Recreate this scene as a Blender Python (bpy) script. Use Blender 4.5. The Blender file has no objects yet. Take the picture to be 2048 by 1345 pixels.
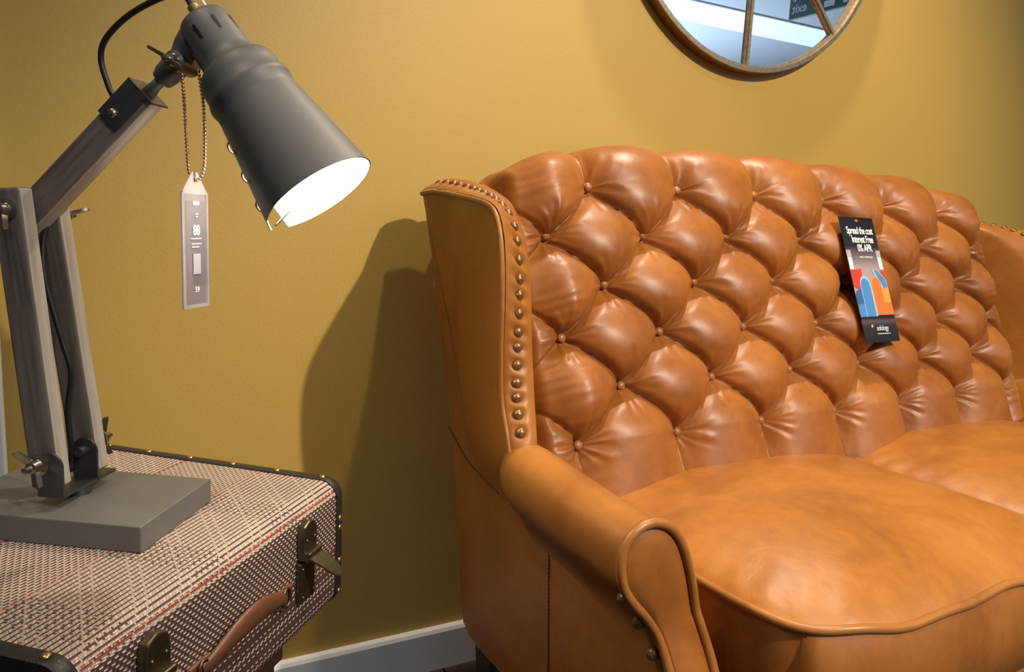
import bpy, bmesh, math, random
from mathutils import Vector, Matrix
import numpy as np

random.seed(7)
scene = bpy.context.scene
col = scene.collection

# ------------------------------------------------------------------ camera
F_PX = 1527.0
YAW, PITCH, ROLL = (math.radians(a) for a in (28.29, 9.165, 2.864))
CAM_H = 0.95
fw = Vector((math.sin(YAW)*math.cos(PITCH), math.cos(YAW)*math.cos(PITCH), -math.sin(PITCH)))
r0 = Vector((math.cos(YAW), -math.sin(YAW), 0.0))
u0 = r0.cross(fw)
rt = r0*math.cos(ROLL) + u0*math.sin(ROLL)
up = u0*math.cos(ROLL) - r0*math.sin(ROLL)
cam_d = bpy.data.cameras.new('camera')
cam_d.sensor_width = 36.0
cam_d.sensor_fit = 'HORIZONTAL'
cam_d.lens = F_PX/2048.0*36.0
cam_d.clip_start = 0.02
cam = bpy.data.objects.new('camera', cam_d)
cam.matrix_world = Matrix(((rt.x, up.x, -fw.x, 0), (rt.y, up.y, -fw.y, 0), (rt.z, up.z, -fw.z, CAM_H), (0, 0, 0, 1)))
col.objects.link(cam)
scene.camera = cam

# ------------------------------------------------------------------ world, lights, exposure
WALL_Y = 1.363
world = bpy.data.worlds.new('world')
scene.world = world
world.use_nodes = True
bg = world.node_tree.nodes['Background']
bg.inputs[0].default_value = (0.80, 0.86, 1.0, 1)
bg.inputs[1].default_value = 0.05

def spot(name, loc, target, power, size_deg, blend, radius, color):
    d = bpy.data.lights.new(name, 'SPOT')
    d.energy = power; d.spot_size = math.radians(size_deg); d.spot_blend = blend
    d.shadow_soft_size = radius; d.color = color
    o = bpy.data.objects.new(name, d); col.objects.link(o)
    o.location = loc
    o.rotation_euler = (Vector(target)-Vector(loc)).to_track_quat('-Z', 'Y').to_euler()
    return o

def area(name, loc, target, power, sx, sy, color):
    d = bpy.data.lights.new(name, 'AREA')
    d.shape = 'RECTANGLE'; d.size = sx; d.size_y = sy; d.energy = power; d.color = color
    o = bpy.data.objects.new(name, d); col.objects.link(o)
    o.location = loc
    o.rotation_euler = (Vector(target)-Vector(loc)).to_track_quat('-Z', 'Y').to_euler()
    return o

WARM = (1.0, 0.86, 0.68)
spot('ceiling_spot_key', (1.30, -1.33, 2.6), (1.25, 1.05, 0.75), 340, 61, 0.75, 0.03, WARM)
spot('ceiling_spot_middle', (0.74, 0.10, 2.6), (0.72, 1.0, 0.75), 52, 56, 0.8, 0.03, WARM)
spot('ceiling_spot_wall_washer', (1.27, WALL_Y-0.21, 2.62), (1.2, WALL_Y-0.12, 0.9), 105, 104, 0.8, 0.03, WARM)
spot('ceiling_spot_suitcase', (-0.50, 0.72, 2.6), (-0.02, 0.92, 0.6), 34, 42, 0.7, 0.04, WARM)
area('added_ceiling_fill', (2.6, -3.9, 1.0), (2.6, -3.95, 2.7), 230, 5.0, 2.4, (0.60, 0.78, 1.0))  # added fill without a fixture, aimed up to brighten the mirrored ceiling

scene.view_settings.view_transform = 'Standard'
scene.view_settings.look = 'None'
scene.view_settings.gamma = 1.0
scene.view_settings.exposure = 0.0
scene.view_settings.use_curve_mapping = False

# ------------------------------------------------------------------ helpers
def tag(o, label=None, cat=None, group=None, kind=None):
    if label: o['label'] = label
    if cat: o['category'] = cat
    if group: o['group'] = group
    if kind: o['kind'] = kind
    return o

def empty(name, loc=(0, 0, 0), rz=0.0):
    o = bpy.data.objects.new(name, None)
    o.empty_display_size = 0.05
    col.objects.link(o)
    o.location = loc; o.rotation_euler = (0, 0, rz)
    return o

def mesh_obj(name, verts, faces, mat, parent=None, smooth=True, uvs=None):
    me = bpy.data.meshes.new(name)
    me.from_pydata([tuple(map(float, v)) for v in verts], [], [tuple(f) for f in faces])
    me.update()
    bm = bmesh.new(); bm.from_mesh(me)
    if uvs is None:
        bmesh.ops.recalc_face_normals(bm, faces=bm.faces)
    bm.to_mesh(me); bm.free()
    if smooth:
        me.polygons.foreach_set('use_smooth', [True]*len(me.polygons))
    if uvs is not None:
        ul = me.uv_layers.new(name='UVMap')
        for l in me.loops:
            ul.data[l.index].uv = uvs[l.vertex_index]
    if mat: me.materials.append(mat)
    o = bpy.data.objects.new(name, me); col.objects.link(o)
    if parent: o.parent = parent
    return o

def share(name, me, parent=None, loc=None, mat4=None):
    o = bpy.data.objects.new(name, me); col.objects.link(o)
    if parent: o.parent = parent
    if mat4 is not None: o.matrix_local = mat4
    elif loc is not None: o.location = loc
    return o

class MB:
    """collects verts and faces of one part"""
    def __init__(s): s.v = []; s.f = []
    def add(s, vs, fs):
        b = len(s.v); s.v += [tuple(map(float, v)) for v in vs]; s.f += [tuple(i+b for i in f) for f in fs]
        return s
    def grid(s, P, cu=False, cv=False):
        n, m = len(P), len(P[0]); vs = [p for row in P for p in row]; fs = []
        for i in range(n if cu else n-1):
            for j in range(m if cv else m-1):
                a, b = i, (i+1) % n; c, d = j, (j+1) % m
                fs.append((a*m+c, b*m+c, b*m+d, a*m+d))
        return s.add(vs, fs)
    def tube(s, path, rad, seg=10, closed=False, cap=True):
        pts = [Vector(p) for p in path]; n = len(pts); rings = []
        prev = None
        for i, p in enumerate(pts):
            if closed: t = pts[(i+1) % n]-pts[i-1]
            else: t = pts[min(i+1, n-1)]-pts[max(i-1, 0)]
            if t.length < 1e-9: t = Vector((0, 0, 1))
            t.normalize()
            if prev is None:
                a = Vector((0, 0, 1)) if abs(t.z) < 0.9 else Vector((1, 0, 0))
                nx = t.cross(a).normalized()
            else:
                nx = (prev - t*prev.dot(t)).normalized()
            prev = nx; ny = t.cross(nx)
            r = rad(i/(n-1)) if callable(rad) else rad
            rings.append([p + nx*(r*math.cos(2*math.pi*k/seg)) + ny*(r*math.sin(2*math.pi*k/seg)) for k in range(seg)])
        b = len(s.v)
        s.grid(rings, cu=closed, cv=True)
        if cap and not closed:
            s.f.append(tuple(b+k for k in range(seg))[::-1])
            s.f.append(tuple(b+(n-1)*seg+k for k in range(seg)))
        return s
    def lathe(s, prof, M=Matrix.Identity(4), seg=32, cap0=True, cap1=True, arc=(0, 2*math.pi)):
        full = abs(arc[1]-arc[0]-2*math.pi) < 1e-6
        ns = seg if full else seg+1
        b = len(s.v); rows = []
        for (r, z) in prof:
            rows.append([M @ Vector((r*math.cos(arc[0]+(arc[1]-arc[0])*k/seg), r*math.sin(arc[0]+(arc[1]-arc[0])*k/seg), z)) for k in range(ns)])
        s.grid(rows, cv=full)
        if full and cap0: s.f.append(tuple(b+k for k in range(ns))[::-1])
        if full and cap1: s.f.append(tuple(b+(len(prof)-1)*ns+k for k in range(ns)))
        return s
    def box(s, c, d, M=Matrix.Identity(4), bev=0.0, seg=2):
        bm = bmesh.new(); bmesh.ops.create_cube(bm, size=1.0)
        for v in bm.verts: v.co = Vector((v.co.x*d[0]+c[0], v.co.y*d[1]+c[1], v.co.z*d[2]+c[2]))
        if bev > 0:
            bmesh.ops.bevel(bm, geom=list(bm.edges), offset=bev, segments=seg, affect='EDGES', profile=0.5)
        bm.verts.index_update()
        s.add([M @ v.co for v in bm.verts], [[v.index for v in f.verts] for f in bm.faces]); bm.free()
        return s
    def prism(s, poly, y0, y1, M=Matrix.Identity(4)):
        """poly in local (x,z), extruded along y"""
        n = len(poly)
        vs = [M @ Vector((p[0], y0, p[1])) for p in poly] + [M @ Vector((p[0], y1, p[1])) for p in poly]
        fs = [tuple(range(n))[::-1], tuple(range(n, 2*n))] + [(i, (i+1) % n, n+(i+1) % n, n+i) for i in range(n)]
        return s.add(vs, fs)
    def sphere(s, c, r, seg=12, rings=8, M=Matrix.Identity(4), sc=(1, 1, 1)):
        prof = [(r*math.sin(math.pi*k/rings)+1e-5, -r*math.cos(math.pi*k/rings)) for k in range(rings+1)]
        T = M @ Matrix.Translation(c) @ Matrix.Diagonal((*sc, 1))
        return s.lathe(prof, T, seg)
    def build(s, name, mat, parent=None, smooth=True, auto=None, uvs=None):
        o = mesh_obj(name, s.v, s.f, mat, parent, smooth, uvs)
        if auto is not None: sharp(o.data, auto)
        return o

def sharp(me, ang):
    bm = bmesh.new(); bm.from_mesh(me)
    for e in bm.edges:
        if len(e.link_faces) == 2 and e.calc_face_angle(0) > math.radians(ang): e.smooth = False
    bm.to_mesh(me); bm.free()

def smoothstep(a, b, x):
    t = min(1.0, max(0.0, (x-a)/(b-a))); return t*t*(3-2*t)

def catmull(pts, n, closed=False):
    P = [Vector(p) for p in pts]; m = len(P); out = []
    segs = m if closed else m-1
    for i in range(segs):
        p1, p2 = P[i], P[(i+1) % m]
        p0 = P[i-1] if (closed or i > 0) else p1*2-p2
        p3 = P[(i+2) % m] if (closed or i+2 < m) else p2*2-p1
        for k in range(n):
            t = k/n
            out.append(0.5*((2*p1) + (p2-p0)*t + (2*p0-5*p1+4*p2-p3)*t*t + (3*p1-p0-3*p2+p3)*t**3))
    if not closed: out.append(P[-1].copy())
    return out

def resample(pts, n):
    P = [Vector(p) for p in pts]; L = [0.0]
    for a, b in zip(P, P[1:]): L.append(L[-1]+(b-a).length)
    out = []; j = 0
    for k in range(n):
        s = L[-1]*k/(n-1)
        while j < len(P)-2 and L[j+1] < s: j += 1
        d = L[j+1]-L[j]
        out.append(P[j].lerp(P[j+1], 0 if d < 1e-12 else (s-L[j])/d))
    return out

def align(direction, loc=(0, 0, 0), roll_ref=None):
    """matrix taking local +Z onto direction"""
    z = Vector(direction).normalized()
    ref = Vector(roll_ref) if roll_ref is not None else (Vector((0, 0, 1)) if abs(z.z) < 0.95 else Vector((1, 0, 0)))
    x = (ref - z*ref.dot(z)).normalized(); y = z.cross(x)
    return Matrix(((x.x, y.x, z.x, loc[0]), (x.y, y.y, z.y, loc[1]), (x.z, y.z, z.z, loc[2]), (0, 0, 0, 1)))

# ------------------------------------------------------------------ materials
def new_mat(name):
    m = bpy.data.materials.new(name); m.use_nodes = True
    nt = m.node_tree; b = nt.nodes['Principled BSDF']
    return m, nt, b

def simple(name, color, rough=0.5, metal=0.0, noise=0.0, nscale=30.0, bump=0.0, bscale=200.0, emit=None, spec=None):
    m, nt, b = new_mat(name)
    b.inputs['Base Color'].default_value = (*color, 1)
    b.inputs['Roughness'].default_value = rough
    b.inputs['Metallic'].default_value = metal
    if spec is not None: b.inputs['Specular IOR Level'].default_value = spec
    tc = nt.nodes.new('ShaderNodeTexCoord')
    if noise > 0:
        n = nt.nodes.new('ShaderNodeTexNoise'); n.inputs['Scale'].default_value = nscale; n.inputs['Detail'].default_value = 5
        nt.links.new(tc.outputs['Object'], n.inputs['Vector'])
        mix = nt.nodes.new('ShaderNodeMix'); mix.data_type = 'RGBA'
        mix.inputs[6].default_value = (*[c*(1-noise) for c in color], 1)
        mix.inputs[7].default_value = (*[min(1, c*(1+noise)) for c in color], 1)
        nt.links.new(n.outputs['Fac'], mix.inputs[0]); nt.links.new(mix.outputs[2], b.inputs['Base Color'])
    if bump > 0:
        n2 = nt.nodes.new('ShaderNodeTexNoise'); n2.inputs['Scale'].default_value = bscale; n2.inputs['Detail'].default_value = 3
        nt.links.new(tc.outputs['Object'], n2.inputs['Vector'])
        bp = nt.nodes.new('ShaderNodeBump'); bp.inputs['Strength'].default_value = bump; bp.inputs['Distance'].default_value = 0.002
        nt.links.new(n2.outputs['Fac'], bp.inputs['Height']); nt.links.new(bp.outputs['Normal'], b.inputs['Normal'])
    if emit:
        b.inputs['Emission Color'].default_value = (*emit[0], 1); b.inputs['Emission Strength'].default_value = emit[1]
    return m

def leather(name, dark, mid, light, rough=0.36, wr=0.35):
    m, nt, b = new_mat(name)
    L = nt.links.new
    tc = nt.nodes.new('ShaderNodeTexCoord')
    n1 = nt.nodes.new('ShaderNodeTexNoise'); n1.inputs['Scale'].default_value = 5.5; n1.inputs['Detail'].default_value = 6; n1.inputs['Roughness'].default_value = 0.6; n1.inputs['Distortion'].default_value = 0.6
    L(tc.outputs['Object'], n1.inputs['Vector'])
    ramp = nt.nodes.new('ShaderNodeValToRGB')
    e = ramp.color_ramp.elements
    e[0].position = 0.28; e[0].color = (*dark, 1); e[1].position = 0.72; e[1].color = (*light, 1)
    k = e.new(0.5); k.color = (*mid, 1)
    L(n1.outputs['Fac'], ramp.inputs[0])
    n2 = nt.nodes.new('ShaderNodeTexNoise'); n2.inputs['Scale'].default_value = 60; n2.inputs['Detail'].default_value = 4
    L(tc.outputs['Object'], n2.inputs['Vector'])
    mx = nt.nodes.new('ShaderNodeMix'); mx.data_type = 'RGBA'; mx.blend_type = 'MULTIPLY'; mx.inputs[0].default_value = 0.35
    r2 = nt.nodes.new('ShaderNodeValToRGB'); r2.color_ramp.elements[0].color = (0.72, 0.68, 0.62, 1); r2.color_ramp.elements[1].color = (1, 1, 1, 1)
    r2.color_ramp.elements[0].position = 0.3; r2.color_ramp.elements[1].position = 0.62
    L(n2.outputs['Fac'], r2.inputs[0]); L(ramp.outputs[0], mx.inputs[6]); L(r2.outputs[0], mx.inputs[7])
    L(mx.outputs[2], b.inputs['Base Color'])
    mr = nt.nodes.new('ShaderNodeMapRange'); mr.inputs[3].default_value = rough-0.06; mr.inputs[4].default_value = rough+0.08
    L(n1.outputs['Fac'], mr.inputs[0]); L(mr.outputs[0], b.inputs['Roughness'])
    # relief: fine grain plus soft stretch wrinkles
    vo = nt.nodes.new('ShaderNodeTexVoronoi'); vo.inputs['Scale'].default_value = 900
    L(tc.outputs['Object'], vo.inputs['Vector'])
    b1 = nt.nodes.new('ShaderNodeBump'); b1.inputs['Strength'].default_value = 0.08; b1.inputs['Distance'].default_value = 0.0008
    L(vo.outputs['Distance'], b1.inputs['Height'])
    n3 = nt.nodes.new('ShaderNodeTexNoise'); n3.inputs['Scale'].default_value = 22; n3.inputs['Detail'].default_value = 5; n3.inputs['Distortion'].default_value = 1.2
    L(tc.outputs['Object'], n3.inputs['Vector'])
    b2 = nt.nodes.new('ShaderNodeBump'); b2.inputs['Strength'].default_value = wr; b2.inputs['Distance'].default_value = 0.004
    L(n3.outputs['Fac'], b2.inputs['Height']); L(b1.outputs['Normal'], b2.inputs['Normal']); L(b2.outputs['Normal'], b.inputs['Normal'])
    return m

M = {}
M['wall'] = simple('mustard_wall_paint', (0.49, 0.315, 0.066), 0.55, noise=0.03, nscale=3, bump=0.12, bscale=160)
M['white_trim'] = simple('white_satin_paint', (0.74, 0.73, 0.72), 0.4, bump=0.03, bscale=90)
M['ceiling'] = simple('white_ceiling_paint', (0.72, 0.76, 0.80), 0.8, noise=0.02, nscale=4)
M['floor_gap'] = simple('dark_floor_gap', (0.01, 0.007, 0.006), 0.7)
M['plank'] = simple('dark_walnut_plank', (0.045, 0.024, 0.016), 0.45, noise=0.45, nscale=9, bump=0.2, bscale=60)
M['leather'] = leather('tan_leather', (0.22, 0.066, 0.011), (0.335, 0.112, 0.018), (0.43, 0.160, 0.030), 0.40, 0.13)
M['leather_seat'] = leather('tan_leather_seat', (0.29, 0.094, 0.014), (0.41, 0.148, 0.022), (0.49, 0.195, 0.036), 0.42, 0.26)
M['leather_side'] = leather('tan_leather_side', (0.25, 0.082, 0.012), (0.35, 0.126, 0.018), (0.42, 0.165, 0.028), 0.42, 0.10)
M['piping'] = leather('tan_leather_piping', (0.27, 0.095, 0.018), (0.38, 0.145, 0.028), (0.45, 0.185, 0.04), 0.36, 0.05)
M['button'] = simple('leather_button', (0.36, 0.145, 0.05), 0.34, noise=0.15, nscale=120)
M['nail'] = simple('bronze_nail', (0.26, 0.13, 0.055), 0.32, 0.55, noise=0.25, nscale=250)
M['thread'] = simple('brown_stitching', (0.07, 0.028, 0.01), 0.7)
M['dark_leg'] = simple('dark_stained_leg', (0.02, 0.012, 0.009), 0.4, noise=0.3, nscale=25)
M['lamp_grey'] = simple('satin_grey_metal', (0.13, 0.126, 0.12), 0.52, 0.2, noise=0.06, nscale=60, bump=0.02, bscale=400)
M['base_grey'] = simple('grey_painted_steel', (0.165, 0.165, 0.15), 0.45, 0.3, noise=0.08, nscale=90, bump=0.03, bscale=600)
M['nickel'] = simple('antique_nickel', (0.36, 0.32, 0.26), 0.28, 0.95, noise=0.3, nscale=140)
M['gunmetal'] = simple('gunmetal', (0.12, 0.12, 0.125), 0.35, 0.8, noise=0.2, nscale=120)
M['cable'] = simple('black_rubber_cable', (0.012, 0.012, 0.012), 0.45)
M['shade_in'] = simple('white_enamel', (0.92, 0.90, 0.86), 0.5)
M['bulb'] = simple('lit_bulb', (1, 1, 1), 0.5, emit=((1.0, 0.93, 0.82), 45.0))
M['brass'] = simple('brass_stud', (0.62, 0.43, 0.16), 0.3, 0.95, noise=0.25, nscale=300)
M['old_brass'] = simple('tarnished_brass', (0.15, 0.125, 0.072), 0.33, 0.9, noise=0.45, nscale=160)
M['black_leather'] = simple('black_leather_trim', (0.022, 0.018, 0.017), 0.42, noise=0.3, nscale=150, bump=0.25, bscale=500)
M['brown_leather'] = simple('brown_leather_handle', (0.14, 0.05, 0.024), 0.42, noise=0.25, nscale=60, bump=0.15, bscale=400)
M['table_wood'] = simple('dark_brown_table_wood', (0.055, 0.024, 0.014), 0.5, noise=0.4, nscale=25, bump=0.15, bscale=80)
M['mirror_glass'] = simple('mirror_glass', (0.93, 0.95, 0.96), 0.005, 1.0)
M['aged_gold'] = simple('aged_gold_frame', (0.44, 0.33, 0.20), 0.34, 0.85, noise=0.55, nscale=120, bump=0.15, bscale=300)
M['bronze_side'] = simple('bronze_frame_side', (0.26, 0.13, 0.06), 0.45, 0.6, noise=0.3, nscale=80)
M['sign_green'] = simple('sign_green', (0.008, 0.075, 0.065), 0.35)
M['sign_white'] = simple('sign_white', (0.72, 0.74, 0.78), 0.5)
M['card_black'] = simple('card_black', (0.012, 0.012, 0.014), 0.32)
M['ink_white'] = simple('ink_white', (0.85, 0.85, 0.85), 0.5)
M['ink_grey'] = simple('ink_grey', (0.42, 0.40, 0.41), 0.5)
M['ink_blue'] = simple('ink_blue', (0.07, 0.24, 0.52), 0.45, noise=0.25, nscale=300)
M['ink_dblue'] = simple('ink_deep_blue', (0.035, 0.13, 0.33), 0.45, noise=0.25, nscale=300)
M['ink_lblue'] = simple('ink_pale_blue', (0.32, 0.55, 0.78), 0.45)
M['ink_orange'] = simple('ink_orange', (0.80, 0.17, 0.035), 0.45, noise=0.25, nscale=300)
M['ink_amber'] = simple('ink_amber', (0.86, 0.32, 0.05), 0.45, noise=0.2, nscale=300)
M['ink_red'] = simple('ink_red', (0.62, 0.05, 0.03), 0.45, noise=0.2, nscale=300)
M['ink_dark'] = simple('ink_dark', (0.03, 0.025, 0.03), 0.45)
M['tag_card'] = simple('taupe_tag_card', (0.13, 0.095, 0.085), 0.5, noise=0.15, nscale=60)
M['chain'] = simple('copper_silver_chain', (0.80, 0.55, 0.42), 0.25, 0.9)

def wood_grey(name, c0, c1):
    m, nt, b = new_mat(name)
    L = nt.links.new
    tc = nt.nodes.new('ShaderNodeTexCoord'); mp = nt.nodes.new('ShaderNodeMapping')
    mp.inputs['Scale'].default_value = (90, 90, 6)
    n = nt.nodes.new('ShaderNodeTexNoise'); n.inputs['Scale'].default_value = 1.5; n.inputs['Detail'].default_value = 6
    L(tc.outputs['Object'], mp.inputs[0]); L(mp.outputs[0], n.inputs['Vector'])
    r = nt.nodes.new('ShaderNodeValToRGB')
    r.color_ramp.elements[0].position = 0.3; r.color_ramp.elements[0].color = (*c0, 1)
    r.color_ramp.elements[1].position = 0.7; r.color_ramp.elements[1].color = (*c1, 1)
    L(n.outputs['Fac'], r.inputs[0]); L(r.outputs[0], b.inputs['Base Color'])
    b.inputs['Roughness'].default_value = 0.42
    bp = nt.nodes.new('ShaderNodeBump'); bp.inputs['Strength'].default_value = 0.1; bp.inputs['Distance'].default_value = 0.001
    L(n.outputs['Fac'], bp.inputs['Height']); L(bp.outputs['Normal'], b.inputs['Normal'])
    return m
M['grey_wood'] = wood_grey('greywashed_wood', (0.085, 0.066, 0.055), (0.20, 0.165, 0.138))
M['pale_edge'] = wood_grey('pale_arm_edge', (0.34, 0.29, 0.235), (0.50, 0.45, 0.38))

def plastic():
    m, nt, b = new_mat('clear_plastic')
    out = nt.nodes['Material Output']
    tr = nt.nodes.new('ShaderNodeBsdfTransparent'); tr.inputs[0].default_value = (0.92, 0.93, 0.96, 1)
    gl = nt.nodes.new('ShaderNodeBsdfGlossy'); gl.inputs['Roughness'].default_value = 0.15
    df = nt.nodes.new('ShaderNodeBsdfDiffuse'); df.inputs[0].default_value = (0.75, 0.75, 0.80, 1)
    m1 = nt.nodes.new('ShaderNodeMixShader'); m1.inputs[0].default_value = 0.16
    m2 = nt.nodes.new('ShaderNodeMixShader'); m2.inputs[0].default_value = 0.14
    nt.links.new(tr.outputs[0], m1.inputs[1]); nt.links.new(df.outputs[0], m1.inputs[2])
    nt.links.new(m1.outputs[0], m2.inputs[1]); nt.links.new(gl.outputs[0], m2.inputs[2])
    nt.links.new(m2.outputs[0], out.inputs[0])
    return m
M['plastic'] = plastic()

def plastic_edge():
    m, nt, b = new_mat('frosted_plastic_edge')
    b.inputs['Base Color'].default_value = (0.45, 0.43, 0.44, 1); b.inputs['Roughness'].default_value = 0.25
    b.inputs['Alpha'].default_value = 0.55
    return m
M['plastic_edge'] = plastic_edge()

def tweed():
    """woven check: threads coloured by zone with shade put into the sides, 2/2 twill decides which one lies on top"""
    m, nt, b = new_mat('glen_check_tweed')
    L = nt.links.new
    def mth(op, a, c=None, d=None):
        n = nt.nodes.new('ShaderNodeMath'); n.operation = op
        for i, x in enumerate((a, c, d)):
            if x is None: continue
            if isinstance(x, (int, float)): n.inputs[i].default_value = x
            else: L(x, n.inputs[i])
        return n.outputs[0]
    def mixc(f, a, c):
        n = nt.nodes.new('ShaderNodeMix'); n.data_type = 'RGBA'
        L(f, n.inputs[0])
        for i, x in ((6, a), (7, c)):
            if isinstance(x, tuple): n.inputs[i].default_value = (*x, 1)
            else: L(x, n.inputs[i])
        return n.outputs[2]
    uv = nt.nodes.new('ShaderNodeUVMap'); uv.uv_map = 'UVMap'
    sp = nt.nodes.new('ShaderNodeSeparateXYZ'); L(uv.outputs[0], sp.inputs[0])
    P = 0.0021
    U = mth('DIVIDE', mth('ADD', sp.outputs[0], 1.0), P); V = mth('DIVIDE', sp.outputs[1], P)
    iu = mth('FLOOR', U); iv = mth('FLOOR', V); fu = mth('FRACT', U); fv = mth('FRACT', V)
    over = mth('LESS_THAN', mth('MODULO', mth('ADD', iu, iv), 4.0), 2.0)
    def between(x, lo, hi): return mth('MULTIPLY', mth('GREATER_THAN', x, lo), mth('LESS_THAN', x, hi))
    vv = sp.outputs[1]
    fine = mth('MAXIMUM', between(vv, 0.330, 0.443), between(vv, 0.566, 0.640))      # close-checked bands
    side = mth('MAXIMUM', mth('GREATER_THAN', vv, 0.566), mth('LESS_THAN', vv, 0.19))  # shade of front, back and ends put into the colour as darker threads
    d4 = mth('LESS_THAN', mth('MODULO', iv, 3.0), 1.0)
    d2 = mth('LESS_THAN', mth('MODULO', iv, 2.0), 1.0)
    rope = mth('MULTIPLY', mth('SUBTRACT', 1.0, fine), mth('SUBTRACT', 1.0, side))
    over = mth('MAXIMUM', over, mth('MULTIPLY', mth('MULTIPLY', rope, d4), mth('LESS_THAN', mth('MODULO', mth('ADD', iu, iv), 7.0), 6.0)))
    darkA = mth('ADD', mth('MULTIPLY', fine, d2), mth('MULTIPLY', mth('SUBTRACT', 1.0, fine), mth('MAXIMUM', d4, mth('MULTIPLY', side, mth('LESS_THAN', mth('MODULO', iv, 4.0), 2.0)))))
    band = mth('LESS_THAN', mth('MODULO', iu, 64.0), 22.0)
    e2 = mth('LESS_THAN', mth('MODULO', iu, 4.0), 2.0)
    e1 = mth('LESS_THAN', mth('MODULO', iu, 2.0), 1.0)
    darkB = mth('MAXIMUM', side, mth('MULTIPLY', mth('MULTIPLY', mth('MAXIMUM', band, fine), e1), mth('LESS_THAN', mth('MODULO', mth('ADD', iu, iv), 4.0), 3.0)))
    CREAM, BROWN, RED = (0.72, 0.58, 0.45), (0.095, 0.042, 0.034), (0.36, 0.05, 0.028)
    ca = mixc(darkA, CREAM, BROWN)
    red = None
    for v0 in (0.222, 0.3305, 0.4425, 0.5605, 0.6405):
        c_ = mth('COMPARE', vv, v0, 0.0017)
        red = c_ if red is None else mth('MAXIMUM', red, c_)
    ca = mixc(red, ca, RED)
    cb = mixc(darkB, (0.56, 0.43, 0.33), BROWN)
    tw = mth('LESS_THAN', mth('FRACT', mth('ADD', mth('MULTIPLY', U, 0.5), mth('MULTIPLY', V, 0.34))), 0.30)      # twist of the yarn
    ca = mixc(mth('MULTIPLY', mth('MULTIPLY', tw, rope), mth('SUBTRACT', 1.0, darkA)), ca, (0.36, 0.25, 0.18))
    colr = mixc(over, cb, ca)
    # thread relief
    ha = mth('SINE', mth('MULTIPLY', fv, math.pi)); hb = mth('SINE', mth('MULTIPLY', fu, math.pi))
    h = mth('ADD', mth('MULTIPLY', over, ha), mth('MULTIPLY', mth('SUBTRACT', 1.0, over), hb))
    n = nt.nodes.new('ShaderNodeTexNoise'); n.inputs['Scale'].default_value = 900; n.inputs['Detail'].default_value = 2
    tc = nt.nodes.new('ShaderNodeTexCoord'); L(tc.outputs['Object'], n.inputs['Vector'])
    fac = mth('MULTIPLY_ADD', h, 0.35, mth('MULTIPLY_ADD', n.outputs['Fac'], 0.3, 0.52))
    sh = nt.nodes.new('ShaderNodeMix'); sh.data_type = 'RGBA'; sh.blend_type = 'MULTIPLY'; sh.inputs[0].default_value = 1.0
    L(colr, sh.inputs[6]); L(fac, sh.inputs[7])
    L(sh.outputs[2], b.inputs['Base Color'])
    b.inputs['Roughness'].default_value = 0.62
    bp = nt.nodes.new('ShaderNodeBump'); bp.inputs['Strength'].default_value = 0.6; bp.inputs['Distance'].default_value = 0.0012
    L(h, bp.inputs['Height']); L(bp.outputs['Normal'], b.inputs['Normal'])
    return m
M['tweed'] = tweed()

# ------------------------------------------------------------------ structure
X0, X1, YF = -2.2, 6.6, -5.5
CEIL = 2.7
w = MB().box(((X0+X1)/2, WALL_Y+0.05, CEIL/2), (X1-X0, 0.1, CEIL)).build('wall_back', M['wall'], smooth=False)
tag(w, 'mustard yellow painted wall behind the sofa', 'wall', kind='structure')

bb = MB()
prof = [(0, 0), (-0.017, 0), (-0.017, 0.083), (-0.0135, 0.0895), (0, 0.0905)]
n = len(prof)
vs = [(-0.14, WALL_Y+p[0], p[1]) for p in prof] + [(X1, WALL_Y+p[0], p[1]) for p in prof]
bb.add(vs, [tuple(range(n)), tuple(range(n, 2*n))[::-1]] + [(i, n+i, n+(i+1) % n, (i+1) % n) for i in range(n)])
tag(bb.build('baseboard_back', M['white_trim'], smooth=False), 'white painted skirting board along the foot of the mustard wall', 'baseboard', kind='structure')

t1 = MB().box((-0.143-0.06, WALL_Y-0.011, 1.05), (0.12, 0.022, 2.1), bev=0.003).build('trim_1', M['white_trim'], smooth=False)
tag(t1, 'white painted upright board at the far left edge of the wall', 'trim', kind='structure')

fl = MB().box(((X0+X1)/2, (YF+WALL_Y)/2, -0.03), (X1-X0, WALL_Y-YF, 0.04)).build('floor', M['floor_gap'], smooth=False)
tag(fl, 'dark wood plank floor', 'floor', kind='structure')
pl_me = MB().box((0, 0, -0.005), (1.196, 0.116, 0.01), bev=0.0015, seg=1).build('plank', M['plank'], fl, smooth=False)
first = True
for r in range(14):
    for c in range(4):
        loc = (-1.2 + c*1.2 + (r % 3)*0.4, WALL_Y-0.06-r*0.12, 0)
        if first: pl_me.location = loc; first = False
        else: share('plank', pl_me.data, fl, loc)
rest = MB().box(((X0+X1)/2, (YF + WALL_Y-1.68)/2, -0.0055), (X1-X0, WALL_Y-1.68-YF, 0.009)).build('floor_boards_beyond', M['plank'], fl, smooth=False)

ceo = MB().box(((X0+X1)/2, (WALL_Y+YF)/2, CEIL+0.02), (X1-X0, WALL_Y-YF, 0.04)).build('ceiling', M['ceiling'], smooth=False)
tag(ceo, 'pale shop ceiling seen only in the mirror', 'ceiling', kind='structure')
led = empty('ceiling_light_panel', ((X0+X1)/2, -2.62, CEIL-0.012))
tag(led, 'long cool white light panel on the ceiling, reflected in the mirror', 'ceiling light')
MB().box((0, 0, 0.006), (X1-X0-0.4, 0.53, 0.012)).build('housing', M['white_trim'], led, smooth=False)
MB().box((0, 0, -0.001), (X1-X0-0.44, 0.50, 0.002)).build('diffuser', simple('cool_light_diffuser', (0.8, 0.85, 0.9), 0.6, emit=((0.50, 0.76, 1.0), 0.98)), led, smooth=False)

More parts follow.
